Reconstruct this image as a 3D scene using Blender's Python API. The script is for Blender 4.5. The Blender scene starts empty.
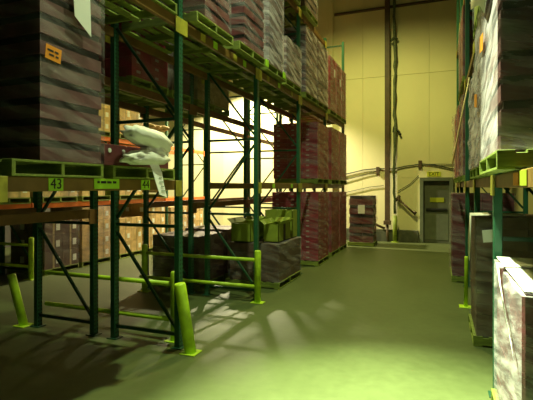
import bpy, bmesh, math, random
from mathutils import Vector, Matrix, noise
R = math.radians
rng = random.Random(7)
scn = bpy.context.scene
COL = scn.collection

# ------------------------------------------------------------------ camera, world, lights, exposure
cam_d = bpy.data.cameras.new('camera'); cam = bpy.data.objects.new('camera', cam_d); COL.objects.link(cam)
cam.location = (0, 0, 1.95); cam.rotation_euler = (R(90), 0, R(21.3))
cam_d.sensor_width = 36; cam_d.lens = 445 / 533 * 36; cam_d.shift_y = -13 / 533; cam_d.clip_end = 100
scn.camera = cam
w = bpy.data.worlds.new('world'); scn.world = w; w.use_nodes = True
w.node_tree.nodes['Background'].inputs[0].default_value = (.5, .55, .4, 1)
w.node_tree.nodes['Background'].inputs[1].default_value = .02
vs = scn.view_settings
vs.view_transform = 'Standard'; vs.look = 'None'; vs.gamma = 1; vs.use_curve_mapping = False; vs.exposure = 0

LAMP1 = (-1.15, 4.6, 9.2)      # high bay lamp over the main aisle
LAMP3 = (-1.7, 3.5, 8.6)     # narrow beam lamp just ahead of the camera
LAMP4 = (-2.3, 11.2, 9.2)      # yellower high bay lamp farther down the main aisle
LAMP2 = (-7.0, 14.8, 6.6)     # warm high bay lamp over the aisle beyond the racks
def lamp(name, loc, color, watts, angle, blend, size):
    l = bpy.data.lights.new(name, 'SPOT'); l.color = color; l.energy = watts
    l.spot_size = R(angle); l.spot_blend = blend; l.shadow_soft_size = size
    o = bpy.data.objects.new(name, l); COL.objects.link(o); o.location = loc
    return o
lamp('aisle_lamp_light', LAMP1, (.80, 1, .50), 2200, 120, 1, .10)
lamp('beam_lamp_light', LAMP3, (.82, 1, .56), 21000, 32, 1, .10).rotation_euler = (0, R(-9.5), 0)
lamp('side_lamp_light', LAMP2, (1, .89, .56), 5000, 126, .4, .10)
lamp('far_lamp_light', LAMP4, (1, .95, .28), 1500, 156, .6, .10)

# ------------------------------------------------------------------ materials
MATS = {}
def mat(name, color, rough=.6, metal=0, var=.0, vscale=6, bump=0, bscale=40, spec=.5, stretch=None):
    if name in MATS: return MATS[name]
    m = bpy.data.materials.new(name); m.use_nodes = True; MATS[name] = m
    nt = m.node_tree; p = nt.nodes['Principled BSDF']
    p.inputs['Base Color'].default_value = (*color, 1); p.inputs['Roughness'].default_value = rough
    p.inputs['Metallic'].default_value = metal; p.inputs['Specular IOR Level'].default_value = spec
    tc = nt.nodes.new('ShaderNodeTexCoord'); src = tc.outputs['Object']
    if stretch:
        mp = nt.nodes.new('ShaderNodeMapping'); mp.inputs['Scale'].default_value = stretch
        nt.links.new(src, mp.inputs[0]); src = mp.outputs[0]
    if var:
        n = nt.nodes.new('ShaderNodeTexNoise'); n.inputs['Scale'].default_value = vscale; n.inputs['Detail'].default_value = 6
        oi = nt.nodes.new('ShaderNodeObjectInfo')
        ad = nt.nodes.new('ShaderNodeVectorMath'); ad.operation = 'ADD'
        nt.links.new(src, ad.inputs[0]); nt.links.new(oi.outputs['Random'], ad.inputs[1])
        nt.links.new(ad.outputs[0], n.inputs['Vector'])
        rp = nt.nodes.new('ShaderNodeValToRGB')
        rp.color_ramp.elements[0].position = .3; rp.color_ramp.elements[1].position = .7
        rp.color_ramp.elements[0].color = (*[c * (1 - var) for c in color], 1)
        rp.color_ramp.elements[1].color = (*[min(1, c * (1 + var)) for c in color], 1)
        nt.links.new(n.outputs[0], rp.inputs[0])
        hs = nt.nodes.new('ShaderNodeHueSaturation')
        mr = nt.nodes.new('ShaderNodeMapRange'); mr.inputs[3].default_value = 1 - var * .6; mr.inputs[4].default_value = 1 + var * .6
        nt.links.new(oi.outputs['Random'], mr.inputs[0]); nt.links.new(mr.outputs[0], hs.inputs['Value'])
        nt.links.new(rp.outputs[0], hs.inputs['Color']); nt.links.new(hs.outputs[0], p.inputs['Base Color'])
    if bump:
        n2 = nt.nodes.new('ShaderNodeTexNoise'); n2.inputs['Scale'].default_value = bscale; n2.inputs['Detail'].default_value = 4
        nt.links.new(src, n2.inputs['Vector'])
        b = nt.nodes.new('ShaderNodeBump'); b.inputs['Strength'].default_value = bump; b.inputs['Distance'].default_value = .02
        nt.links.new(n2.outputs[0], b.inputs['Height']); nt.links.new(b.outputs[0], p.inputs['Normal'])
    return m

def post_mat():
    """dark green paint with rows of tear-drop slots"""
    m = bpy.data.materials.new('green_post_paint'); m.use_nodes = True; MATS['post'] = m
    nt = m.node_tree; p = nt.nodes['Principled BSDF']; p.inputs['Roughness'].default_value = .38
    tc = nt.nodes.new('ShaderNodeTexCoord'); sep = nt.nodes.new('ShaderNodeSeparateXYZ'); nt.links.new(tc.outputs['Object'], sep.inputs[0])
    def M(op, a, b=None):
        n = nt.nodes.new('ShaderNodeMath'); n.operation = op
        for i, v in enumerate((a, b)):
            if v is None: continue
            if isinstance(v, (int, float)): n.inputs[i].default_value = v
            else: nt.links.new(v, n.inputs[i])
        return n.outputs[0]
    fz = M('ABSOLUTE', M('SUBTRACT', M('FRACT', M('MULTIPLY', sep.outputs[2], 1 / .052)), .5))
    fy = M('ABSOLUTE', M('SUBTRACT', M('ABSOLUTE', sep.outputs[1]), .022))
    hole = M('MULTIPLY', M('LESS_THAN', fz, .24), M('LESS_THAN', fy, .010))
    nz = nt.nodes.new('ShaderNodeTexNoise'); nz.inputs['Scale'].default_value = 9; nt.links.new(tc.outputs['Object'], nz.inputs['Vector'])
    rp = nt.nodes.new('ShaderNodeValToRGB')
    rp.color_ramp.elements[0].color = (.02, .09, .048, 1); rp.color_ramp.elements[1].color = (.035, .15, .08, 1)
    nt.links.new(nz.outputs[0], rp.inputs[0])
    mx = nt.nodes.new('ShaderNodeMix'); mx.data_type = 'RGBA'
    nt.links.new(hole, mx.inputs[0]); nt.links.new(rp.outputs[0], mx.inputs[6]); mx.inputs[7].default_value = (.003, .006, .004, 1)
    nt.links.new(mx.outputs[2], p.inputs['Base Color'])
    return m
post_mat()

def film_mat(name, base, hi, tint, scale=1.0):
    """stretch film: clear plastic with cloudy diagonal pull lines"""
    m = bpy.data.materials.new(name); m.use_nodes = True; MATS[name] = m
    nt = m.node_tree; nt.nodes.remove(nt.nodes['Principled BSDF']); out = nt.nodes['Material Output']
    tc = nt.nodes.new('ShaderNodeTexCoord'); oi = nt.nodes.new('ShaderNodeObjectInfo')
    sep = nt.nodes.new('ShaderNodeSeparateXYZ'); nt.links.new(tc.outputs['Object'], sep.inputs[0])
    def M(op, a, b):
        n = nt.nodes.new('ShaderNodeMath'); n.operation = op
        for i, v in enumerate((a, b)):
            if isinstance(v, (int, float)): n.inputs[i].default_value = v
            else: nt.links.new(v, n.inputs[i])
        return n.outputs[0]
    s = M('ADD', sep.outputs[0], sep.outputs[1])
    u = M('ADD', M('MULTIPLY', s, 1.2 * scale), M('MULTIPLY', sep.outputs[2], .3 * scale))
    v = M('ADD', M('MULTIPLY', sep.outputs[2], 7 * scale), M('MULTIPLY', s, 1.7 * scale))
    cb = nt.nodes.new('ShaderNodeCombineXYZ'); nt.links.new(u, cb.inputs[0]); nt.links.new(v, cb.inputs[1])
    nt.links.new(M('MULTIPLY', oi.outputs['Random'], 50), cb.inputs[2])
    n = nt.nodes.new('ShaderNodeTexNoise'); n.inputs['Scale'].default_value = 1.3; n.inputs['Detail'].default_value = 5
    n.inputs['Roughness'].default_value = .6; n.inputs['Distortion'].default_value = .2
    nt.links.new(cb.outputs[0], n.inputs['Vector'])
    mr = nt.nodes.new('ShaderNodeMapRange'); mr.inputs[1].default_value = .42; mr.inputs[2].default_value = .72
    mr.inputs[3].default_value = base; mr.inputs[4].default_value = hi
    nt.links.new(n.outputs[0], mr.inputs[0])
    bp = nt.nodes.new('ShaderNodeBump'); bp.inputs['Strength'].default_value = .5; bp.inputs['Distance'].default_value = .014
    nt.links.new(n.outputs[0], bp.inputs['Height'])
    df = nt.nodes.new('ShaderNodeBsdfDiffuse'); df.inputs[0].default_value = (*tint, 1); nt.links.new(bp.outputs[0], df.inputs['Normal'])
    gl = nt.nodes.new('ShaderNodeBsdfGlossy'); gl.inputs['Roughness'].default_value = .14; gl.inputs[0].default_value = (.9, .9, .9, 1)
    nt.links.new(bp.outputs[0], gl.inputs['Normal'])
    m1 = nt.nodes.new('ShaderNodeMixShader'); m1.inputs[0].default_value = .25
    nt.links.new(df.outputs[0], m1.inputs[1]); nt.links.new(gl.outputs[0], m1.inputs[2])
    tr = nt.nodes.new('ShaderNodeBsdfTransparent'); tr.inputs[0].default_value = (.97, .97, .97, 1)
    m2 = nt.nodes.new('ShaderNodeMixShader'); nt.links.new(mr.outputs[0], m2.inputs[0])
    nt.links.new(tr.outputs[0], m2.inputs[1]); nt.links.new(m1.outputs[0], m2.inputs[2])
    nt.links.new(m2.outputs[0], out.inputs['Surface'])
    return m
film_mat('film_clear', .015, .30, (.95, .88, .95))
film_mat('film_silver', .16, .85, (.95, .84, .95), 1.1)
film_mat('film_thick', .16, .85, (.95, .88, .95), 1.0)
film_mat('film_dull', .03, .25, (.9, .85, .8))

mat('beam', (.19, .10, .022), .5, var=.25, vscale=5)
mat('shaded_beam', (.17, .075, .022), .5, var=.25)  # same paint as the other beams; back row's shaded brown look put into colour
mat('orange_beam', (.75, .16, .02), .45, var=.15)
mat('brace', (.015, .068, .035), .4, var=.2)
mat('connector', (.42, .36, .04), .5, var=.3, vscale=10)
mat('old_yellow', (.26, .34, .03), .6, var=.4)
mat('dash', (.42, .30, .29), .7)
mat('yellow_paint', (.50, .72, .03), .45, var=.22, vscale=7)
mat('steel', (.35, .35, .33), .45, .6)
mat('pallet_wood', (.21, .26, .04), .7, var=.3, vscale=4, bump=.3, stretch=(1, 8, 8))
mat('maroon', (.16, .035, .045), .5, var=.3)
mat('red', (.30, .025, .045), .5, var=.25)
mat('plum', (.14, .052, .066), .55, var=.3)
mat('brown', (.11, .06, .045), .6, var=.3)
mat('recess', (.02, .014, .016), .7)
mat('tan', (.62, .42, .19), .75, var=.25)
mat('lime_carton', (.28, .34, .035), .7, var=.15)
mat('white', (.85, .86, .82), .6)
mat('bag', (.92, .88, .84), .45, bump=.5, bscale=9)
mat('paper', (.95, .92, .95), .6)
mat('orange_paper', (.95, .32, .02), .6)
mat('lime_label', (.42, .75, .03), .5)
mat('ink', (.012, .012, .012), .6)
mat('grey_print', (.35, .4, .35), .7)
mat('door_grey', (.11, .125, .085), .5, var=.12)
mat('door_frame', (.14, .165, .105), .5, var=.12)
mat('sign_yellow', (.36, .40, .02), .5)
mat('exit_yellow', (.66, .70, .04), .5)
mat('pipe_brown', (.10, .065, .03), .55, var=.25)
mat('pipe_green', (.10, .13, .06), .6, var=.5, vscale=14)
mat('cable', (.04, .045, .03), .6)
mat('sack', (.42, .31, .15), .8, var=.3)
mat('dark_metal', (.05, .05, .05), .4, .5)
mat('curb', (.09, .10, .06), .7, var=.3)
mat('ceiling', (.12, .12, .10), .8)
mat('panel', (.84, .80, .46), .55, var=.06, vscale=.6)
mat('panel_dark', (.06, .055, .04), .8)

def floor_mat():
    m = bpy.data.materials.new('concrete'); m.use_nodes = True; MATS['floor'] = m
    nt = m.node_tree; p = nt.nodes['Principled BSDF']
    tc = nt.nodes.new('ShaderNodeTexCoord')
    n = nt.nodes.new('ShaderNodeTexNoise'); n.inputs['Scale'].default_value = .7; n.inputs['Detail'].default_value = 9; n.inputs['Roughness'].default_value = .62
    n2 = nt.nodes.new('ShaderNodeTexNoise'); n2.inputs['Scale'].default_value = 9; n2.inputs['Detail'].default_value = 6
    for q in (n, n2): nt.links.new(tc.outputs['Object'], q.inputs['Vector'])
    mm = nt.nodes.new('ShaderNodeMix'); mm.inputs[0].default_value = .35
    nt.links.new(n.outputs[0], mm.inputs[2]); nt.links.new(n2.outputs[0], mm.inputs[3])
    rp = nt.nodes.new('ShaderNodeValToRGB')
    rp.color_ramp.elements[0].position = .3; rp.color_ramp.elements[1].position = .7
    rp.color_ramp.elements[0].color = (.068, .086, .027, 1); rp.color_ramp.elements[1].color = (.115, .140, .050, 1)
    nt.links.new(mm.outputs[0], rp.inputs[0]); nt.links.new(rp.outputs[0], p.inputs['Base Color'])
    rr = nt.nodes.new('ShaderNodeMapRange'); rr.inputs[3].default_value = .38; rr.inputs[4].default_value = .6
    nt.links.new(n.outputs[0], rr.inputs[0]); nt.links.new(rr.outputs[0], p.inputs['Roughness'])
    b = nt.nodes.new('ShaderNodeBump'); b.inputs['Strength'].default_value = .08; b.inputs['Distance'].default_value = .01
    nt.links.new(n2.outputs[0], b.inputs['Height']); nt.links.new(b.outputs[0], p.inputs['Normal'])
floor_mat()

# ------------------------------------------------------------------ mesh helpers
def bx(bm, c, s, mi=0, rot=None):
    x, y, z = (d / 2 for d in s); c = Vector(c)
    vs_ = []
    for dx in (-x, x):
        for dy in (-y, y):
            for dz in (-z, z):
                v = Vector((dx, dy, dz))
                if rot is not None: v = rot @ v
                vs_.append(bm.verts.new(c + v))
    for f in ((0, 1, 3, 2), (4, 6, 7, 5), (0, 4, 5, 1), (2, 3, 7, 6), (0, 2, 6, 4), (1, 5, 7, 3)):
        fa = bm.faces.new([vs_[i] for i in f]); fa.material_index = mi
def tube(bm, pts, r, seg=10, mi=0, cap=True):
    pts = [Vector(p) for p in pts]; rings = []
    for i, p in enumerate(pts):
        d = (pts[min(i + 1, len(pts) - 1)] - pts[max(i - 1, 0)]).normalized()
        a = d.orthogonal().normalized() if abs(d.z) > .9 else d.cross(Vector((0, 0, 1))).normalized()
        b = d.cross(a).normalized()
        rr = r[i] if isinstance(r, (list, tuple)) else r
        rings.append([bm.verts.new(p + (a * math.cos(t) + b * math.sin(t)) * rr) for t in (2 * math.pi * k / seg for k in range(seg))])
    for q0, q1 in zip(rings, rings[1:]):
        for k in range(seg):
            f = bm.faces.new((q0[k], q0[(k + 1) % seg], q1[(k + 1) % seg], q1[k])); f.material_index = mi; f.smooth = True
    if cap:
        bm.faces.new(list(reversed(rings[0]))).material_index = mi; bm.faces.new(rings[-1]).material_index = mi
def to_mesh(bm, name, *mats, bevel=0):
    if bevel:
        bmesh.ops.bevel(bm, geom=list(bm.edges), offset=bevel, segments=1, affect='EDGES', profile=.5)
    bmesh.ops.recalc_face_normals(bm, faces=list(bm.faces))
    me = bpy.data.meshes.new(name); bm.to_mesh(me); bm.free()
    for m in mats: me.materials.append(MATS[m])
    return me
CACHE = {}
def boxmesh(s, m, bevel=.003):
    k = (round(s[0], 3), round(s[1], 3), round(s[2], 3), m, bevel)
    if k not in CACHE:
        bm = bmesh.new(); bx(bm, (0, 0, 0), s); CACHE[k] = to_mesh(bm, 'box', m, bevel=bevel)
    return CACHE[k]
def link(name, me, parent=None, loc=(0, 0, 0), rot=(0, 0, 0)):
    o = bpy.data.objects.new(name, me); COL.objects.link(o); o.location = loc; o.rotation_euler = rot
    if parent is not None: o.parent = parent
    return o
def tag(o, label=None, cat=None, group=None, kind=None):
    if label: o['label'] = label
    if cat: o['category'] = cat
    if group: o['group'] = group
    if kind: o['kind'] = kind
    return o
def thing(name, label, cat, loc=(0, 0, 0), group=None):
    o = link(name, None, None, loc); o.empty_display_size = .1
    return tag(o, label, cat, group)
def bar(name, p0, p1, wd, ht, m, parent, loc0=Vector((0, 0, 0)), bevel=.003):
    """straight member between two points, own mesh cached by length"""
    p0, p1 = Vector(p0), Vector(p1); d = p1 - p0
    o = link(name, boxmesh((d.length, wd, ht), m, bevel), parent, (p0 + p1) / 2 - loc0)
    o.rotation_euler = d.to_track_quat('X', 'Z').to_euler()
    return o

# ------------------------------------------------------------------ room shell
YW = 16.57; ZC = 10.0; X0, X1, Y0 = -13.0, 4.2, -2.5
def struct(name, s, c, m, parent=None):
    o = link(name, boxmesh(s, m, 0), parent, c)
    return tag(o, kind='structure')
struct('floor', (X1 - X0, YW - Y0 + .4, .2), ((X0 + X1) / 2, (YW + Y0) / 2, -.1), 'floor')
struct('ceiling', (X1 - X0, YW - Y0, .2), ((X0 + X1) / 2, (YW + Y0) / 2, ZC + .1), 'ceiling')
struct('wall_left', (.2, YW - Y0, ZC), (X0 - .1, (YW + Y0) / 2, ZC / 2), 'panel_dark')
struct('wall_right', (.2, YW - Y0, ZC), (X1 + .1, (YW + Y0) / 2, ZC / 2), 'panel_dark')
struct('wall_near', (X1 - X0, .2, ZC), ((X0 + X1) / 2, Y0 - .1, ZC / 2), 'panel_dark')
wb = struct('wall_back', (X1 - X0, .12, ZC), ((X0 + X1) / 2, YW + .10, ZC / 2), 'panel')
# insulated panels of the back wall, joints recessed
pw = 1.15; n = int((X1 - X0) / pw)
DX0, DX1, DZ = -.66, .42, 2.28
for i in range(n + 1):
    xa, xb = X0 + i * pw, min(X0 + (i + 1) * pw, X1)
    if xb - xa < .05: continue
    for za, zb in ((.0, 5.95), (5.956, ZC)):
        segs = [(xa, xb, za, zb)]
        if za == 0 and xb > DX0 and xa < DX1:      # leave the door opening free
            segs = [(xa, xb, DZ, zb)]
            if xa < DX0: segs.append((xa, DX0, 0, DZ))
            if xb > DX1: segs.append((DX1, xb, 0, DZ))
        for a, b, c, d in segs:
            if b - a < .02: continue
            link('wall_panel', boxmesh((b - a - .006, .04, d - c - .004), 'panel', .002), wb,
                 Vector(((a + b) / 2, YW + .02, (c + d) / 2)) - wb.location)

# ------------------------------------------------------------------ door, pipes and fittings on the back wall
d = struct('door_1', (DX1 - DX0 - .24, .05, 2.14), ((DX0 + DX1) / 2, YW + .005, 1.08), 'door_grey')
def dpart(name, s, c, m, lab=None):
    o = link(name, boxmesh(s, m, .004), d, Vector(c) - d.location)
    if lab: o['label'] = lab
    return o
dcx = (DX0 + DX1) / 2
dpart('door_jamb', (.12, .16, DZ), (DX0 + .06, YW - .06, DZ / 2), 'door_frame')
dpart('door_jamb', (.12, .16, DZ), (DX1 - .06, YW - .06, DZ / 2), 'door_frame')
dpart('door_header', (DX1 - DX0 - .245, .16, .12), (dcx, YW - .06, DZ - .06), 'door_frame')
dpart('push_bar', (DX1 - DX0 - .4, .05, .06), (dcx, YW - .05, 1.18), 'dark_metal')
dpart('kick_plate', (DX1 - DX0 - .3, .01, .9), (dcx, YW - .027, .56), 'door_frame')
dpart('door_sign', (.46, .012, .16), (dcx + .02, YW - .028, 1.50), 'sign_yellow', 'faded yellow strip sign on the door')
def text_mesh(s, size, m):
    cu = bpy.data.curves.new('t', 'FONT'); cu.body = s; cu.size = size; cu.align_x = 'CENTER'; cu.align_y = 'CENTER'; cu.extrude = .001
    o = bpy.data.objects.new('t', cu); COL.objects.link(o)
    dg = bpy.context.evaluated_depsgraph_get(); dg.update()
    me = bpy.data.meshes.new_from_object(o.evaluated_get(dg)); bpy.data.objects.remove(o)
    me.materials.clear(); me.materials.append(MATS[m]); return me
es = thing('exit_sign', 'small yellow EXIT sign on the wall above the grey door', 'sign', (dcx - .08, YW - .012, 2.40))
link('sign_plate', boxmesh((.46, .014, .17), 'exit_yellow'), es)
link('lettering', text_mesh('EXIT', .17, 'ink'), es, (0, -.010, 0), (R(90), 0, 0))

def tubething(name, label, cat, pts, r, m, group=None, seg=10):
    bm = bmesh.new(); tube(bm, pts, r, seg); return tag(link(name, to_mesh(bm, name, m)), label, cat, group)
col = thing('steel_pole', 'tall brown steel pole standing against the pale back wall', 'pole', (-1.75, YW - .20, 0))
link('pole_shaft', boxmesh((.17, .15, ZC - .75), 'pipe_brown', .01), col, (0, 0, .74 + (ZC - .75) / 2))
link('pole_collar', boxmesh((.25, .22, .14), 'pipe_brown', .01), col, (0, 0, .68))
bm = bmesh.new(); tube(bm, [(0, 0, .61), (0, 0, .25), (.02, .02, 0)], .045)
link('drain_elbow', to_mesh(bm, 'drain', 'pipe_brown'), col)
p = thing('yellow_bollard', 'short yellow bollard at the foot of the brown pole', 'bollard', (-1.48, YW - .30, 0))
bm = bmesh.new(); tube(bm, [(0, 0, .02), (0, 0, .94)], .075, 14); link('bollard_post', to_mesh(bm, 'b', 'old_yellow'), p)
bm = bmesh.new(); tube(bm, [(0, 0, 0), (0, 0, .02)], .13, 14); link('base_plate', to_mesh(bm, 'b', 'old_yellow'), p)
# stained vertical conduit right of the pole
pts = [(-1.50 + .02 * math.sin(z * 2.1) + rng.uniform(-.02, .02), YW - .175, z) for z in [1.0 + .25 * k for k in range(36)]]
vc = thing('wall_conduit', 'dirty dark green vertical conduit beside the brown pole', 'conduit')
bm = bmesh.new(); tube(bm, pts, [rng.uniform(.03, .06) for _ in pts], 8); link('conduit_run', to_mesh(bm, 'c', 'pipe_green'), vc)
bm = bmesh.new(); tube(bm, [(-1.52, YW - .09, 4.1), (-1.36, YW - .10, 3.92), (-1.30, YW - .10, 3.8)], .035, 8); tube(bm, [(-1.5, YW - .09, 4.1), (-1.52, YW - .1, 3.9)], .07, 8)
link('conduit_stub', to_mesh(bm, 'c', 'cable'), vc)
bm = bmesh.new(); tube(bm, [(-1.63, YW - .20, 7.15), (-1.52, YW - .21, 7.25), (-1.42, YW - .12, 7.2)], .05, 8); link('conduit_clamp', to_mesh(bm, 'c', 'pipe_green'), vc)
tubething('overhead_pipe', 'long thin pipe running level along the top of the back wall', 'pipe', [(-3.7, YW - .055, 8.42), (-2.0, YW - .055, 8.42), (1.6, YW - .055, 8.42)], .05, 'pipe_brown')
b_ = tag(link('wall_rib', boxmesh((.16, .12, ZC - .02), 'panel', .01), None, (-3.83, YW - .06, ZC / 2)), 'pale vertical steel rib on the back wall behind the rack end', 'wall rib')
# drooping cables
cb = thing('wall_cable', 'sagging dark cable pinned across the back wall over the door', 'cable')
def sag(pts, r, name):
    bm = bmesh.new(); tube(bm, pts, r, 6); link(name, to_mesh(bm, name, 'cable'), cb)
sag([(-3.6, YW - .05, 2.36), (-2.6, YW - .05, 2.58), (-2.1, YW - .05, 2.62), (-1.55, YW - .05, 2.60), (-1.2, YW - .05, 2.68), (-.6, YW - .05, 2.76), (-.2, YW - .05, 2.72), (.5, YW - .05, 2.55)], .022, 'cable_run')
sag([(-3.6, YW - .045, 2.12), (-2.7, YW - .045, 2.38), (-2.05, YW - .045, 2.54)], .014, 'cable_run')
sag([(-.65, YW - .045, 2.75), (.1, YW - .045, 2.74), (.5, YW - .045, 2.72)], .014, 'cable_run')
for xx, zz in ((-2.1, 2.55), (-.65, 2.75)):
    link('cable_box', boxmesh((.12, .08, .26), 'pipe_brown', .008), cb, (xx, YW - .05, zz))
sag([(-3.4, YW - .04, 1.72), (-2.4, YW - .04, 1.95), (-1.9, YW - .04, 2.0)], .012, 'thin_wire')
sag([(-1.4, YW - .04, 1.8), (-1.0, YW - .04, 2.05), (-.7, YW - .04, 2.35)], .012, 'thin_wire')
# slanted wall lever
lv = thing('wall_lever', 'slanted brown lever arm with a crosspiece right of the pole', 'lever')
bm = bmesh.new(); tube(bm, [(-1.42, YW - .12, 1.55), (-.80, YW - .14, .98)], .035, 8); link('lever_arm', to_mesh(bm, 'l', 'pipe_brown'), lv)
bm = bmesh.new(); tube(bm, [(-1.52, YW - .1, 1.42), (-1.33, YW - .12, 1.64)], .055, 8); tube(bm, [(-1.36, YW - .02, 1.53), (-1.36, YW - .2, 1.5)], .04, 8); link('lever_pivot', to_mesh(bm, 'l', 'pipe_brown'), lv)
bm = bmesh.new(); tube(bm, [(-.86, YW - .13, 1.10), (-.77, YW - .13, 1.02)], .04, 8); link('lever_end', to_mesh(bm, 'l', 'pipe_brown'), lv)
tubething('drain_pipe', 'thin brown drain pipe sloping to the floor beside the pole', 'pipe', [(-2.5, YW - .12, .74), (-1.85, YW - .14, .46)], .045, 'pipe_brown')
c_ = tag(link('wall_curb', boxmesh((2.8, .14, .42), 'curb', .01), None, (-2.09, YW - .071, .21)), kind='structure'); c_.name = 'baseboard_back'
c_.location = (-2.10, YW - .07, .21)

# ------------------------------------------------------------------ racks
PITCH = 2.46; YS = [4.65 + PITCH * i for i in range(-1, 5)]      # 2.19 .. 14.49
PW_, PD = .085, .075
def post(parent, x, y, h):
    k = ('post', round(h, 2))
    if k not in CACHE:
        bm = bmesh.new(); bx(bm, (0, 0, h / 2), (PD, PW_, h)); CACHE[k] = to_mesh(bm, 'post', 'post', bevel=.006)
    o = link('upright_post', CACHE[k], parent, (x, y, 0))
    link('foot_plate', boxmesh((.15, .14, .012), 'brace'), o, (0, 0, .006))
    return o
def frame(parent, xf, xr, y, h):
    """two posts with level rungs and zigzag braces"""
    post(parent, xf, y, h); post(parent, xr, y, h)
    zs = [.16 + 1.31 * k for k in range(10) if .16 + 1.31 * k < h - .1] + ([h - .12] if (h - .16) % 1.31 > .5 else [])
    s = 1 if xr > xf else -1
    for z in zs:
        bar('rung', (xf + s * .04, y, z), (xr - s * .04, y, z), .04, .04, 'brace', parent)
    for k in range(len(zs) - 1):
        za, zb = zs[k] + .08, zs[k + 1] - .10
        a, b = ((xf, za), (xr, zb)) if k % 2 == 0 else ((xr, za), (xf, zb))
        sg = 1 if b[0] > a[0] else -1
        bar('diagonal_brace', (a[0] + sg * .04, y, a[1]), (b[0] - sg * .04, y, b[1]), .035, .035, 'brace', parent)
def beam(parent, x, ya, yb, ztop, m='beam', face=1, ht=.115):
    """load beam with an end connector hooked on each post"""
    L = yb - ya - PW_ - .004
    o = link('load_beam', boxmesh((.05, L, ht), m, .005), parent, (x, (ya + yb) / 2, ztop - ht / 2))
    for s in (-1, 1):
        link('beam_connector', boxmesh((.012, .13, .19), 'connector' if m == 'beam' else m, .003), o, (face * .043, s * (L / 2 - .02), -.0385))
    return o
def rack(name, label, xf, xr, frames, levels):
    """frames: list of (y, height); levels: list of (bay index, [z tops])"""
    t = thing(name, label, 'pallet rack')
    s = 1 if xf > xr else -1
    for y, h in frames: frame(t, xf, xr, y, h)
    out = {}
    for i, zs, m in levels:
        for z in zs:
            out[(i, z)] = beam(t, xf, YS[i], YS[i + 1], z, m, s)
            beam(t, xr, YS[i], YS[i + 1], z, m, -s)
    return t, out
LA = (2.03, 3.99, 5.95)
H = 8.0
rackA, beamsA = rack('pallet_rack', 'green and orange pallet rack lining the left side of the aisle', -2.96, -3.92,
    [(YS[0], H), (YS[1], H), (YS[2], H), (YS[3], H), (YS[4], 6.05), (YS[5], 6.70)],
    [(0, LA, 'beam'), (1, LA[1:], 'beam'), (2, LA, 'beam'), (3, LA, 'beam'), (4, LA[:2], 'beam')])
LB = (1.66, 3.46, 5.26)
rackB, beamsB = rack('pallet_rack', 'dark pallet rack standing back to back behind the left aisle rack', -4.26, -5.25,
    [(y, 7.4) for y in YS],
    [(0, LB, 'shaded_beam'), (1, LB[1:], 'shaded_beam'), (2, LB, 'shaded_beam'), (3, LB, 'shaded_beam'), (4, LB, 'shaded_beam')])
LC = (1.60, 3.26, 4.92)
rackC, beamsC = rack('pallet_rack', 'far pallet rack with bright orange beams seen through the left racks', -8.1, -9.1,
    [(y, 6.6) for y in YS[1:]], [(i, LC, 'orange_beam') for i in (1, 2, 3, 4)])
LR = (2.06, 4.05, 6.0)
rackR, beamsR = rack('pallet_rack', 'dark green pallet rack lining the right side of the aisle', .50, 1.50,
    [(y, H) for y in YS], [(i, LR, 'beam') for i in range(5)])

# location labels on the near beam
ZB = LA[0] - .0575
def plate(parent_beam, s, m, loc, lab=None, name='location_label'):
    o = link(name, boxmesh(s, m, .001), parent_beam, Vector(loc) - parent_beam.location)
    if lab: o['label'] = lab
    return o
nb = beamsA[(0, LA[0])]
for yy, tx in ((2.77, '43'), (3.96, '44')):
    q = plate(nb, (.006, .15, .105), 'lime_label', (-2.931, yy, ZB), 'lime location label printed ' + tx)
    o = link('label_number', text_mesh(tx, .12, 'ink'), nb, Vector((-2.926, yy, ZB)) - nb.location, (R(90), 0, R(90)))
plate(nb, (.006, .34, .095), 'lime_label', (-2.931, 3.37, ZB + .008), 'lime capacity sign with a line of small print', 'capacity_sign')
for i, (dy, ww) in enumerate(((-.115, .03), (-.05, .07), (.03, .06), (.10, .05))):
    plate(nb, (.004, ww, .022), 'ink', (-2.927, 3.37 + dy, ZB + .022), None, 'print_mark')
for bi, ys in ((1, (5.2, 5.55, 6.2, 6.55)), (2, (7.6, 8.2, 9.0))):
    b1 = beamsA[(bi, LA[1])]
    for k, yy in enumerate(ys):
        plate(b1, (.006, .12, .10), 'lime_label' if k % 2 else 'connector', (-2.931, yy, LA[1] - .0575))
b2 = beamsA[(2, LA[0])]
for yy in (7.9, 9.0): plate(b2, (.006, .12, .08), 'lime_label', (-2.931, yy, ZB))
br = beamsR[(0, LR[0])]
plate(br, (.006, .22, .085), 'orange_paper', (.471, 3.36, LR[0] - .057), 'bright orange label strip')
plate(br, (.006, .26, .095), 'sign_yellow', (.471, 3.09, LR[0] - .055), 'yellow label strip')

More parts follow.
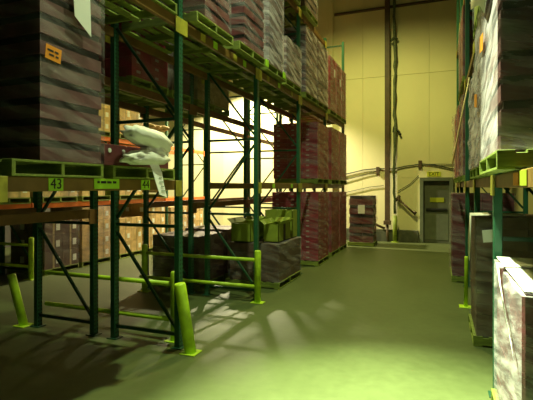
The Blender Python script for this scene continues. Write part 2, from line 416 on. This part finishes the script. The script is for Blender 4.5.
# ------------------------------------------------------------------ pallets and loads
PH = .126
def pallet(label, xf, side, ya, yb, z, depth=1.14):
    """side=-1: pallet reaches from xf towards -x (left racks); +1: towards +x"""
    wd = yb - ya; z += .002
    t = thing('wooden_pallet', label, 'pallet', (xf + side * depth / 2, (ya + yb) / 2, z), 'wooden pallets')
    for k in (-1, 0, 1):
        link('stringer', boxmesh((depth, .036, .09), 'pallet_wood'), t, (0, k * (wd / 2 - .018), .018 + .045))
    nb_ = 7
    for k in range(nb_):
        link('deck_board', boxmesh((.105, wd, .018), 'pallet_wood', .002), t, (-depth / 2 + .0525 + k * (depth - .105) / (nb_ - 1), 0, .117))
    for k in range(3):
        link('bottom_board', boxmesh((.105, wd, .018), 'pallet_wood', .002), t, ((k - 1) * (depth / 2 - .0525), 0, .009))
    return t
def cartonmesh(s, m, style):
    k = ('carton', round(s[0], 3), round(s[1], 3), round(s[2], 3), m, style)
    if k in CACHE: return CACHE[k]
    x, y, z = s; bm = bmesh.new()
    if style == 'tray':
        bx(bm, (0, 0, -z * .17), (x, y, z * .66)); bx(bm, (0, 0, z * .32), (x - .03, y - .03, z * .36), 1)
    else:
        bx(bm, (0, 0, 0), s)
        if style == 'dash':
            for sx in (-1, 1): bx(bm, (sx * (x / 2 + .001), -y * .16, z * .08), (.004, y * .2, z * .28), 1)
            for sy in (-1, 1): bx(bm, (-x * .16, sy * (y / 2 + .001), z * .08), (x * .2, .004, z * .28), 1)
        elif style == 'tape':
            for sx in (-1, 1):
                bx(bm, (sx * (x / 2 + .001), 0, 0), (.003, .05, z - .01), 2)
                bx(bm, (sx * (x / 2 + .002), y * .25, -z * .05), (.004, y * .22, z * .4), 1)
            for sy in (-1, 1): bx(bm, (x * .2, sy * (y / 2 + .001), 0), (x * .25, .004, z * .4), 1)
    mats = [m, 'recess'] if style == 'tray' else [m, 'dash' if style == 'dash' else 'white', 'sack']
    CACHE[k] = to_mesh(bm, 'carton', *mats); return CACHE[k]
def filmmesh(sx, sy, h, seed, m, slack=.012, top=True):
    """closed skirt of film round the load, puckered between the layers"""
    bm = bmesh.new(); ns = 10; nr = max(6, int(h / .09)); r = random.Random(seed)
    def path(u):
        u *= 4; k = int(u) % 4; f = u - int(u); a, b = sx / 2, sy / 2
        return ((-a + 2 * a * f, -b), (a, -b + 2 * b * f), (a - 2 * a * f, b), (-a, b - 2 * b * f))[k]
    rows = []
    for j in range(nr + 1):
        z = h * j / nr; row = []
        for i in range(4 * ns):
            x, y = path(i / (4 * ns)); c = i % ns == 0
            d = slack * (.15 if c else (.2 + abs(noise.noise(Vector((i * .45 + seed, j * .5, seed * 1.7)))) * 1.6 + .35 * math.sin(j * 2.1 + i * .8)))
            L = math.hypot(x / sx, y / sy) or 1
            nx = 1 if abs(abs(x) - sx / 2) < 1e-6 else 0; ny = 1 if abs(abs(y) - sy / 2) < 1e-6 else 0
            row.append(bm.verts.new((x + math.copysign(d, x) * nx, y + math.copysign(d, y) * ny, z)))
        rows.append(row)
    N = 4 * ns
    for j in range(nr):
        for i in range(N):
            f = bm.faces.new((rows[j][i], rows[j][(i + 1) % N], rows[j + 1][(i + 1) % N], rows[j + 1][i])); f.smooth = True
    if top:
        inner = [bm.verts.new((v.co.x * .8, v.co.y * .8, h + r.uniform(.004, .012))) for v in rows[-1]]
        for i in range(N):
            f = bm.faces.new((rows[-1][i], rows[-1][(i + 1) % N], inner[(i + 1) % N], inner[i])); f.smooth = True
    corner = {r_[i] for r_ in rows for i in range(0, 4 * ns, ns)}; rim = set(rows[-1])
    for e in bm.edges:                      # crisp vertical corners and top rim
        a_, b_ = e.verts
        if ((a_ in corner and b_ in corner) or (a_ in rim and b_ in rim)): e.smooth = False
    return to_mesh(bm, 'film', m)
SEED = [0]
def load(name, label, cat, xf, side, ya, yb, z0, z1, depth=1.05, lh=.16, m='maroon', style='plain', film='film_clear', nx=2, ny=2, group='wrapped pallet loads', slack=.012, top=True, topwhite=False):
    SEED[0] += 1
    cx, cy = xf + side * depth / 2, (ya + yb) / 2
    t = thing(name, label, cat, (cx, cy, z0), group)
    nl = max(1, round((z1 - z0) / lh)); hh = (z1 - z0) / nl
    sx, sy = (depth - .02) / nx, (yb - ya - .02) / ny
    me = cartonmesh((sx - .006, sy - .006, hh - .004), m, style)
    for k in range(nl):
        for i in range(nx):
            for j in range(ny):
                link('carton', me, t, (-(depth - .02) / 2 + sx * (i + .5) + rng.uniform(-.002, .002), -(yb - ya - .02) / 2 + sy * (j + .5) + rng.uniform(-.003, .003), hh * (k + .5)))
    if film:
        f = link('stretch_film', filmmesh(depth + .012, yb - ya + .012, z1 - z0, SEED[0], film, slack, top), t)
    return t
def palletload(label, xf, side, ya, yb, z, z1, under, pw_=None, pd=1.14, po=0, **k):
    a, b = pw_ or (ya, yb)
    pallet('wooden pallet under the ' + under, xf + side * po, side, a, b, z, pd)
    return load('wrapped_load', label, 'pallet load', xf, side, ya, yb, z + PH + .004, z1, **k)
def sheet(parent, s, m, loc, rot=(0, 0, 0), name='paper_label', lab=None):
    o = link(name, boxmesh(s, m, .001), parent, Vector(loc) - parent.location, rot)
    if lab: o['label'] = lab
    return o

# --- left rack, level 1
L1, L2, L3 = LA
ld = palletload('tall dark wrapped stack above location 43 with an orange sticker', -2.90, -1, 2.585, 3.285, L1, 3.83, 'dark stack above location 43', pw_=(2.34, 3.29), lh=.165, m='plum', style='tray', ny=1, film='film_clear', slack=.02)
sheet(ld, (.004, .155, .115), 'orange_paper', (-2.868, 2.685, 3.01), (R(-6), 0, 0), 'orange_sticker', 'orange sticker with dark print')
for i, (dy, dz, ww) in enumerate(((-.03, .02, .06), (.03, .015, .04), (-.02, -.015, .05), (.035, -.02, .03))):
    sheet(ld, (.002, ww, .016), 'ink', (-2.865, 2.685 + dy, 3.01 + dz), (R(-6), 0, 0), 'print_mark')
def prism(pts, th, m):
    bm = bmesh.new(); a = [bm.verts.new((th / 2, y, z)) for y, z in pts]; b = [bm.verts.new((-th / 2, y, z)) for y, z in pts]
    bm.faces.new(a); bm.faces.new(b[::-1]); n_ = len(a)
    for q in range(n_): bm.faces.new((a[q], b[q], b[(q + 1) % n_], a[(q + 1) % n_]))
    return to_mesh(bm, 'prism', m)
o = link('paper_sheet', prism([(-.10, .30), (.10, .30), (.12, -.19), (-.07, -.07)], .004, 'paper'), ld, Vector((-2.862, 2.97, 3.46)) - ld.location); o['label'] = 'white paper sheet taped to the stack'

pallet('wooden pallet at location 44 under the low red tray', -2.90, -1, 3.42, 4.48, L1)
rt = thing('red_tray', 'low dark red tray with two white dots on the location 44 pallet', 'tray', (-3.30, 3.86, L1 + PH + .003))
bm = bmesh.new()
for c, s in (((0, 0, .015), (.74, 1.06, .03)), ((.36, 0, .115), (.02, 1.06, .17)), ((-.36, 0, .115), (.02, 1.06, .17)), ((0, .52, .115), (.70, .02, .17)), ((0, -.52, .115), (.70, .02, .17))): bx(bm, c, s)
link('tray_body', to_mesh(bm, 't', 'maroon', bevel=.003), rt)
for yy in (-.46, -.26):
    bm = bmesh.new(); tube(bm, [(.371, yy, .14), (.378, yy, .14)], .022, 10); link('white_dot', to_mesh(bm, 'd', 'white'), rt)
bgo = thing('plastic_bag', 'crumpled pale plastic bag folded over the red tray', 'bag', (-2.755, 3.73, L1 + PH - .05))
def lump(name, c, s, seed, m, parent, pinch=0, seg=(26, 14), sl=0):
    bm = bmesh.new(); rows = []
    for j in range(seg[1] + 1):
        th = math.pi * j / seg[1]; row = []
        for i in range(seg[0]):
            ph = 2 * math.pi * i / seg[0]
            v = Vector((math.sin(th) * math.cos(ph), math.sin(th) * math.sin(ph), math.cos(th)))
            k = 1 + .30 * noise.noise(v * 2.3 + Vector((seed, 0, 0))) + .12 * noise.noise(v * 6 + Vector((0, seed, 0)))
            v = v * k; v.z = max(v.z, -.8)
            v.z += sl * v.y
            row.append(bm.verts.new((c[0] + v.x * s[0], c[1] + v.y * s[1], c[2] + v.z * s[2])))
        rows.append(row)
    for j in range(seg[1]):
        for i in range(seg[0]):
            try:
                f = bm.faces.new((rows[j][i], rows[j + 1][i], rows[j + 1][(i + 1) % seg[0]], rows[j][(i + 1) % seg[0]])); f.smooth = True
            except ValueError: pass
    bmesh.ops.remove_doubles(bm, verts=list(bm.verts), dist=1e-5)
    return link(name, to_mesh(bm, name, m), parent)
lump('bag_fold', (0, .04, .325), (.14, .36, .105), 3.1, 'bag', bgo, sl=-.45)
lump('bag_fold', (0, .02, .135), (.135, .36, .085), 8.4, 'bag', bgo, sl=.15)
lump('bag_neck', (.0, .12, .225), (.11, .16, .10), 5.0, 'bag', bgo)
bm = bmesh.new()
vsl = [(.06, -.04, .09), (.10, -.02, .0), (.125, 0, -.12), (.16, .02, -.25)]
prev = None
for i, (x, y, z) in enumerate(vsl):
    cur = [bm.verts.new((x, y - .015, z + .02)), bm.verts.new((x, y + .17 - .02 * i, z - .01))]
    if prev: bm.faces.new((prev[0], prev[1], cur[1], cur[0]))
    prev = cur
o = link('hanging_paper', to_mesh(bm, 'hp', 'paper'), bgo); sm = o.modifiers.new('thickness', 'SOLIDIFY'); sm.thickness = .004; o['label'] = 'white printed paper hanging over the beam'
for i in range(4):
    link('print_mark', boxmesh((.003, .05 + .02 * (i % 2), .014), 'grey_print', .0005), bgo, (.118 + .012 * i, .08, -.06 - .045 * i), (0, R(-12), 0))

kw = dict(lh=.13, m='red', style='dash', film='film_dull', depth=1.18, ny=2, nx=3)
palletload('dark red carton stack on the low beam facing the empty bay', -2.80, -1, 10.66, 11.78, L1, 3.56, 'red stack on the low beam facing the empty bay', **{**kw, 'film': 'film_clear'})
palletload('red wrapped stack on the low beam just beyond the green post', -2.80, -1, 12.16, 13.14, L1, 3.62, 'red low-beam stack beyond the green post', **kw)
palletload('red wrapped stack at the far end of the low beam', -2.80, -1, 13.28, 14.30, L1, 3.62, 'stack at the far end of the low beam', **kw)

# --- left rack, level 2
kw2 = dict(lh=.17, m='plum', style='tray', film='film_clear', slack=.02)
palletload('dark wrapped stack at the near end of the second beam', -2.90, -1, 2.4, 3.3, L2, 5.7, 'stack at the near end of the second beam', **kw2)
palletload('dark wrapped stack on the second beam before the first post', -2.90, -1, 3.55, 4.35, L2, 5.7, 'second-beam stack before the first post', pw_=(3.45, 4.53), **kw2)
palletload('maroon wrapped stack over the first gap in the left rack', -2.78, -1, 4.98, 5.72, L2, 5.75, 'maroon stack over the first gap', pw_=(4.78, 5.82), **{**kw2, 'm': 'maroon'})
palletload('striped wrapped stack over the second half of the gap bay', -2.76, -1, 6.17, 7.0, L2, 5.75, 'striped stack over the gap bay', pw_=(5.98, 7.04), **{**kw2, 'm': 'maroon'})
palletload('grey wrapped stack with orange dot just past the second post', -2.78, -1, 7.24, 8.02, L2, 5.72, 'grey stack just past the second post', pw_=(7.2, 8.2), **{**kw2, 'film': 'film_silver'})
palletload('short pale wrapped stack with a rounded top on the second beam', -2.84, -1, 8.36, 9.38, L2, 4.95, 'short pale stack on the second beam', **{**kw2, 'film': 'film_silver'})
palletload('pale wrapped stack right behind the tall post on the second beam', -2.84, -1, 9.74, 10.74, L2, 5.62, 'pale stack behind the tall post', **{**kw2, 'film': 'film_silver'})
palletload('pale wrapped stack under the end of the top beam', -2.84, -1, 10.84, 11.88, L2, 5.62, 'pale stack under the top beam end', **{**kw2, 'film': 'film_silver'})
s_ = palletload('red stack on the second beam next to the short post', -2.84, -1, 12.16, 12.92, L2, 5.62, 'red second-beam stack next to the short post', **{**kw, 'film': 'film_clear', 'ny': 1})
sheet(s_, (.004, .16, .22), 'paper', (-2.815, 12.6, 5.2))
s_ = palletload('middle red stack in the last bay of the second beam', -2.84, -1, 12.97, 13.66, L2, 5.62, 'middle red stack in the last bay', **{**kw, 'film': 'film_clear', 'ny': 1})
sheet(s_, (.004, .16, .22), 'paper', (-2.815, 13.4, 5.1))
palletload('red stack nearest the back wall on the second beam', -2.84, -1, 13.72, 14.42, L2, 5.62, 'second-beam red stack nearest the back wall', **{**kw, 'film': 'film_clear', 'ny': 1})
# lime tag blocks on the pallet edges
for yy, lab in ((7.06, 'small lime tag on the second beam at the second post'), (7.95, 'small lime tag under the grey stack with orange dot')):
    tag(link('lime_tag', boxmesh((.02, .11, .12), 'lime_label'), None, (-2.76 + .02, yy, L2 + .065)), lab, 'tag')
# --- left rack, level 3
palletload('dark load on the top beam above the pale short stack', -2.86, -1, 8.3, 9.4, L3, 7.2, 'dark load above the pale short stack', **kw2)
palletload('dark load on the top beam just past the second post', -2.86, -1, 7.2, 8.2, L3, 7.2, 'top-beam load before the tall post', **kw2)
palletload('brown load at the end of the top beam by the wall rib', -2.84, -1, 9.74, 10.8, L3, 7.0, 'brown load at the top beam end', **{**kw2, 'm': 'brown'})
# --- left rack, floor
palletload('dark red wrapped stack on the floor beside the lime cartons', -2.78, -1, 10.62, 11.75, 0, 1.82, 'floor stack beside the lime cartons', depth=1.22, **{k: v for k, v in kw.items() if k not in ('depth', 'film')}, film='film_clear', pd=1.2)
palletload('dark red stack on the floor below the last bay post', -2.80, -1, 12.16, 13.16, 0, 1.80, 'floor stack below the last bay post', **{**kw, 'style': 'plain'})
palletload('dark red floor stack at the far end of the left rack', -2.80, -1, 13.28, 14.30, 0, 1.80, 'floor stack at the far end', **{**kw, 'style': 'plain'})
palletload('low glossy wrapped load under the lime cartons', -2.84, -1, 7.95, 9.35, 0, .86, 'low glossy load with lime cartons', lh=.18, m='brown', style='plain', film='film_clear', slack=.05)
palletload('brown wrapped load on the floor behind the yellow guard rail', -4.18, -1, 7.26, 8.3, 0, 1.02, 'brown load behind the guard rail', lh=.22, m='brown', film='film_clear', slack=.03)
palletload('tall brown wrapped load on the floor of the hidden rack bay', -4.18, -1, 8.45, 9.4, 0, 1.05, 'load in the hidden rack bay', lh=.22, m='brown', film='film_dull', slack=.03)
# lime cartons with open flaps
def carton(label, c, s, rz, flaps=True, band=True):
    t = thing('lime_carton', label, 'carton', c, 'lime cartons'); t.rotation_euler[2] = R(rz)
    x, y, z = s
    bm = bmesh.new(); th = .012
    for cc, ss in (((0, 0, th / 2), (x, y, th)), ((x / 2 - th / 2, 0, z / 2), (th, y, z)), ((-x / 2 + th / 2, 0, z / 2), (th, y, z)), ((0, y / 2 - th / 2, z / 2), (x, th, z)), ((0, -y / 2 + th / 2, z / 2), (x, th, z))): bx(bm, cc, ss)
    link('carton_body', to_mesh(bm, 'c', 'lime_carton'), t)
    if flaps:
        for sx in (-1, 1):
            link('flap', boxmesh((.14, y - .01, .008), 'lime_carton', .001), t, (sx * (x / 2 + .04), 0, z + .04), (0, R(-sx * 40), 0))
        link('flap', boxmesh((x - .01, .16, .008), 'lime_carton', .001), t, (0, y / 2 - .06, z + .055), (R(35), 0, 0))
    if band: link('dark_strap', boxmesh((.006, .12, z * .98), 'recess', .001), t, (x / 2 + .004, -.02, z / 2), (R(0), 0, 0))
    return t
carton('large open lime carton at the left on the glossy load', (-3.64, 8.32, .875), (.42, .74, .36), 0, band=False)
carton('lime carton in front with a dark strap on the glossy load', (-3.08, 8.50, .875), (.32, .72, .34), 0)
carton('upper lime carton behind the open ones', (-3.22, 9.14, .875), (.62, .34, .58), 0, flaps=False, band=False)
# stack standing free at the end of the rack
fs = palletload('free standing dark wrapped stack before the back wall', -2.02, -1, 14.75, 15.6, 0, 1.66, 'free standing dark stack', depth=.80, pd=.86, po=-.02, lh=.30, m='maroon', film='film_clear', slack=.03, style='tray')
sheet(fs, (.22, .004, .28), 'paper', (-2.40, 14.71, 1.22))

# --- hidden rack row behind
kb = dict(lh=.2, film='film_clear', slack=.03)
palletload('bright red carton stack on the hidden rack behind the first post', -4.2, -1, 5.35, 6.3, LB[1], 4.75, 'bright red stack on the hidden rack', m='red', style='dash', lh=.15, film='film_dull', slack=.01)
palletload('murky wrapped load right of the red stack on the hidden rack', -4.2, -1, 6.4, 7.0, LB[1], 4.6, 'murky load right of the red stack', m='brown', **kb)
palletload('tan wrapped bale over the bright gap on the hidden rack', -4.2, -1, 7.25, 8.6, LB[1], 4.75, 'tan bale over the bright gap', m='sack', **kb)
palletload('dark wrapped stack on the hidden rack behind location 43', -4.2, -1, 3.1, 4.2, LB[1], 4.9, 'dark stack behind location 43', m='plum', **kb)
# --- far rack with orange beams: tan cartons
kc = dict(m='tan', style='tape', lh=.36, film=None, group='tan carton stacks on the far rack')
names = ['first', 'second', 'third', 'fourth', 'fifth', 'sixth', 'seventh', 'eighth']
def farrow(lev, z, items, where):
    for i, (a, b, top) in enumerate(items):
        palletload('%s %s carton stack from the left on the far rack %s' % (names[i], 'brown' if z == 0 and i == 0 else 'tan', where), -8.05, -1, a, b, z, top, '%s stack from the left, far rack %s' % (names[i], where), nx=2, ny=2, **({**kc, 'm': 'brown', 'film': 'film_dull'} if z == 0 and i == 0 else {**kc, 'film': 'film_clear', 'slack': .03} if (i + round(z)) % 3 == 1 else kc))
farrow(0, 0, [(7.3, 8.3, 1.25), (8.4, 9.4, 1.45), (9.75, 10.75, 1.1), (10.9, 11.9, 1.45), (12.2, 13.2, 1.3), (13.3, 14.3, 1.4)], 'floor')
farrow(1, LC[0], [(4.8, 5.8, 2.6), (5.95, 6.95, 2.9), (7.25, 8.25, 2.9), (8.4, 9.4, 2.75), (9.75, 10.75, 2.9)], 'lower beam')
farrow(2, LC[1], [(4.8, 5.8, 4.5), (5.95, 6.95, 4.4), (7.25, 8.25, 4.6), (8.4, 9.4, 4.3), (9.75, 10.75, 4.2)], 'middle beam')
farrow(3, LC[2], [(4.8, 5.8, 6.2), (5.95, 6.95, 6.2), (7.25, 8.25, 6.2)], 'upper beam')
# drooping tan sacks on the far rack beside the bright wall
def sackpile(where, z, ya, n_):
    pallet('wooden pallet under the tan sacks %s' % where, -8.05, -1, ya, ya + 1.12, z)
    for k in range(n_):
        o = lump('tan_sack', (0, 0, .13), (.42, .13, .10), 2.0 + k * 3.3 + z, 'sack', None, seg=(16, 10))
        o.location = (-8.35 + .1 * (k % 2), ya + .2 + .36 * (k % 3), z + PH + .004 + .24 * (k // 3))
        tag(o, 'tan sack drooping on the far rack %s' % where, 'sack', 'tan sacks ' + where)
sackpile('middle beam by the bright wall', LC[1], 10.84, 6)
sackpile('lower beam by the bright wall', LC[0], 10.84, 6)

# --- right rack
kr = dict(lh=.17, m='plum', style='tray', film='film_silver', slack=.03)
s1 = palletload('nearest tall silver wrapped stack on the right rack beam', .36, 1, 3.28, 4.56, LR[0], 3.83, 'nearest silver stack on the right', depth=1.15, po=-.02, pw_=(3.2, 4.56), **{**kr, 'slack': .014})
s2 = palletload('second silver wrapped stack with orange sticker on the right beam', .40, 1, 4.75, 5.82, LR[0], 3.75, 'second silver stack on the right', depth=1.1, **kr)
s3 = palletload('third lower silver wrapped stack on the right beam', .40, 1, 5.95, 7.0, LR[0], 3.35, 'third silver stack on the right', depth=1.1, **kr)
sheet(s1, (.004, .30, .14), 'orange_paper', (.330, 4.22, 3.18), (R(10), 0, 0), 'orange_sticker', 'orange sticker')
sheet(s2, (.004, .34, .14), 'orange_paper', (.358, 5.3, 2.88), (R(10), 0, 0), 'orange_sticker', 'orange sticker')
palletload('dark red stack on the right beam past the third post', .42, 1, 9.75, 10.8, LR[0], 3.8, 'red stack past the third right post', lh=.15, m='maroon', film='film_clear', slack=.03)
palletload('dark red stack second from the end of the right beam', .38, 1, 10.9, 11.9, LR[0], 3.8, 'second last stack on the right beam', lh=.15, m='red', film='film_clear', slack=.03)
palletload('last dark red stack on the right beam near the door', .36, 1, 12.2, 13.3, LR[0], 3.8, 'last right-beam stack near the door', lh=.15, m='red', film='film_clear', slack=.05)
palletload('green tinted load on the right second beam above the silver stacks', .44, 1, 5.92, 6.98, LR[1], 5.6, 'second-beam load above the silver stacks', lh=.17, m='lime_carton', film='film_clear')
palletload('dark load on the right second beam past the third post', .42, 1, 9.75, 10.8, LR[1], 5.6, 'right second-beam load past the third post', lh=.15, m='maroon', film='film_clear')
palletload('dark load on the far right second beam near the wall', .42, 1, 10.95, 11.9, LR[1], 5.6, 'far right second-beam load', lh=.15, m='maroon', film='film_clear')
# floor
s4 = palletload('nearest floor stack in bright film at the right edge',   .46, 1, 3.02, 4.46, 0, 1.30, 'nearest bright floor stack', depth=1.15, pw_=(3.06, 4.5), po=-.03, **{**kr, 'm': 'maroon', 'slack': .014, 'style': 'plain', 'film': 'film_thick'})
link('lit_top_sheet', boxmesh((1.13, 1.42, .006), 'bag', .001), s4, (0, 0, 1.30 - PH + .022))  # white sheet added on top; its colour carries the lit look of the film
s5 = palletload('dark brown floor stack with a white label between right posts', .40, 1, 6.00, 7.02, 0, 1.58, 'dark brown floor stack with a white label', depth=1.15, po=-.02, lh=.13, m='brown', film='film_dull')
sheet(s5, (.16, .004, .15), 'paper', (.56, 5.972, 1.36), (0, R(-6), 0), 'paper_label', 'white paper label')
palletload('tall dark wrapped floor stack jutting into the aisle on the right', .22, 1, 9.9, 11.0, 0, 1.82, 'tall stack jutting into the aisle', depth=1.15, lh=.15, m='maroon', film='film_clear', slack=.03)
# white film hood over the brown floor stack
def drape(name, label, pts_rows, m, cat='film'):
    bm = bmesh.new(); rows = [[bm.verts.new(p_) for p_ in r_] for r_ in pts_rows]
    for a, b in zip(rows, rows[1:]):
        for i in range(len(a) - 1):
            f = bm.faces.new((a[i], a[i + 1], b[i + 1], b[i])); f.smooth = True
    o = tag(link(name, to_mesh(bm, name, m)), label, cat)
    sm = o.modifiers.new('thickness', 'SOLIDIFY'); sm.thickness = .004; sm.offset = 0
    return o
drape('film_hood', 'white plastic sheet over the dark brown floor stack on the right', [
    [(.335, 5.955, 1.05), (.33, 6.15, 1.12), (.34, 6.335, 1.22)],
    [(.35, 5.965, 1.40), (.35, 6.15, 1.45), (.355, 6.335, 1.50)],
    [(.355, 5.97, 1.60), (.355, 6.15, 1.615), (.36, 6.335, 1.615)],
    [(.60, 5.97, 1.612), (.60, 6.15, 1.63), (.60, 6.335, 1.625)],
    [(.95, 5.98, 1.61), (.95, 6.15, 1.622), (.95, 6.335, 1.61)]], 'bag', 'plastic sheet')
drape('film_strip', 'white strap of film slanting over the nearest bright floor stack', [
    [(.70, 3.86, 1.340), (.70, 4.02, 1.340)], [(.42, 3.84, 1.340), (.42, 4.0, 1.340)], [(.41, 3.62, 1.22), (.41, 3.80, 1.27)], [(.412, 3.30, 1.05), (.412, 3.45, 1.10)], [(.416, 3.06, .90), (.416, 3.16, .98)]], 'paper', 'film strip')
drape('film_sheet', 'white film sheet hanging across the tops of the silver stacks', [
    [(.318, 3.55, 3.34), (.312, 3.75, 3.27), (.316, 4.2, 3.50), (.322, 4.8, 3.72), (.33, 5.6, 3.98)],
    [(.318, 3.55, 3.50), (.314, 3.75, 3.50), (.317, 4.2, 3.70), (.322, 4.8, 3.86), (.33, 5.6, 4.06)],
    [(.318, 3.55, 3.95), (.318, 3.75, 3.95), (.318, 4.2, 4.05), (.322, 4.8, 4.15), (.33, 5.6, 4.16)]], 'paper', 'plastic sheet')
drape('film_tail', 'twisted brown film tail slanting off the third silver stack', [
    [(.355, 6.2, 3.34), (.355, 6.45, 3.40)], [(.30, 7.2, 2.95), (.31, 7.3, 3.1)], [(.24, 8.4, 2.50), (.25, 8.5, 2.7)], [(.22, 9.3, 2.30), (.22, 9.4, 2.45)]], 'sack', 'film tail')

# ------------------------------------------------------------------ guard rails and post protectors
def guard(label, y, xa, xb, posts, zs=(.27, .72)):
    t = thing('guard_rail', label, 'guard rail', (xa, y, 0), 'yellow guard rails')
    for z in zs:
        bm = bmesh.new(); tube(bm, [(0, 0, z), (xb - xa, 0, z)], .030, 10); link('rail', to_mesh(bm, 'r', 'yellow_paint'), t)
    for x in posts:
        bm = bmesh.new(); tube(bm, [(x - xa, .0, .012), (x - xa, .0, .86), (x - xa, 0, .88)], [.055, .055, .045], 12)
        o = link('rail_post', to_mesh(bm, 'p', 'yellow_paint'), t)
        link('base_plate', boxmesh((.22, .16, .012), 'yellow_paint'), t, (x - xa, 0, .006))
    return t
guard('yellow guard rail across the end of the numbered bay', 4.83, -5.30, -3.10, (-3.13,))
guard('yellow guard rail on the far side of the cross passage', 6.93, -5.25, -2.83, (-2.86, -5.15))
guard('yellow guard rail beyond the second aisle at the left edge', 6.93, -10.2, -8.0, (-8.02,))
guard('short lime guard rail along the near side of the far rack passage', 4.85, -10.2, -8.0, (-8.05,))
def protector(label, base, top, r=.062):
    t = thing('post_protector', label, 'post guard', base, 'leaning post protectors')
    dv = Vector(top) - Vector(base)
    bm = bmesh.new(); tube(bm, [dv * .0, dv * .97, dv], [r, r, r * .85], 14); link('guard_tube', to_mesh(bm, 'g', 'yellow_paint'), t)
    link('base_plate', boxmesh((.2, .2, .012), 'yellow_paint'), t, (0, 0, .006))
protector('leaning yellow post protector at the foot of the first front post', (-2.73, 4.55, .0), (-2.85, 4.50, .82), .07)
protector('leaning yellow post protector at the back corner of the racks', (-5.46, 4.60, 0), (-5.65, 4.55, .72), .058)
protector('thin bright yellow protector beside the brown floor stack on the right', (.39, 7.92, 0), (.40, 7.92, .82), .03)

# ------------------------------------------------------------------ high bay lamps (above the picture)
def fixture(label, loc):
    t = thing('high_bay_lamp', label, 'lamp', loc, 'high bay lamps')
    bm = bmesh.new(); seg = 24; rings = []
    for r_, z in ((.30, .02), (.27, .16), (.16, .34), (.09, .38)):
        rings.append([bm.verts.new((r_ * math.cos(2 * math.pi * k / seg), r_ * math.sin(2 * math.pi * k / seg), z)) for k in range(seg)])
    for a, b in zip(rings, rings[1:]):
        for k in range(seg): bm.faces.new((a[k], a[(k + 1) % seg], b[(k + 1) % seg], b[k])).smooth = True
    bmesh.ops.solidify(bm, geom=list(bm.faces), thickness=.006)
    link('lamp_shade', to_mesh(bm, 's', 'steel'), t)
    bm = bmesh.new(); tube(bm, [(0, 0, .36), (0, 0, .62)], .10, 14); link('ballast', to_mesh(bm, 'b', 'dark_metal'), t)
    bm = bmesh.new(); tube(bm, [(0, 0, .62), (0, 0, ZC - loc[2])], .015, 8); link('hanger', to_mesh(bm, 'h', 'steel'), t)
fixture('high bay lamp hanging over the main aisle', (LAMP1[0], LAMP1[1], LAMP1[2]))
fixture('narrow beam high bay lamp hanging just ahead of the camera', LAMP3)
fixture('high bay lamp hanging farther down the main aisle', LAMP4)
fixture('high bay lamp hanging over the aisle beyond the racks', (LAMP2[0], LAMP2[1], LAMP2[2]))
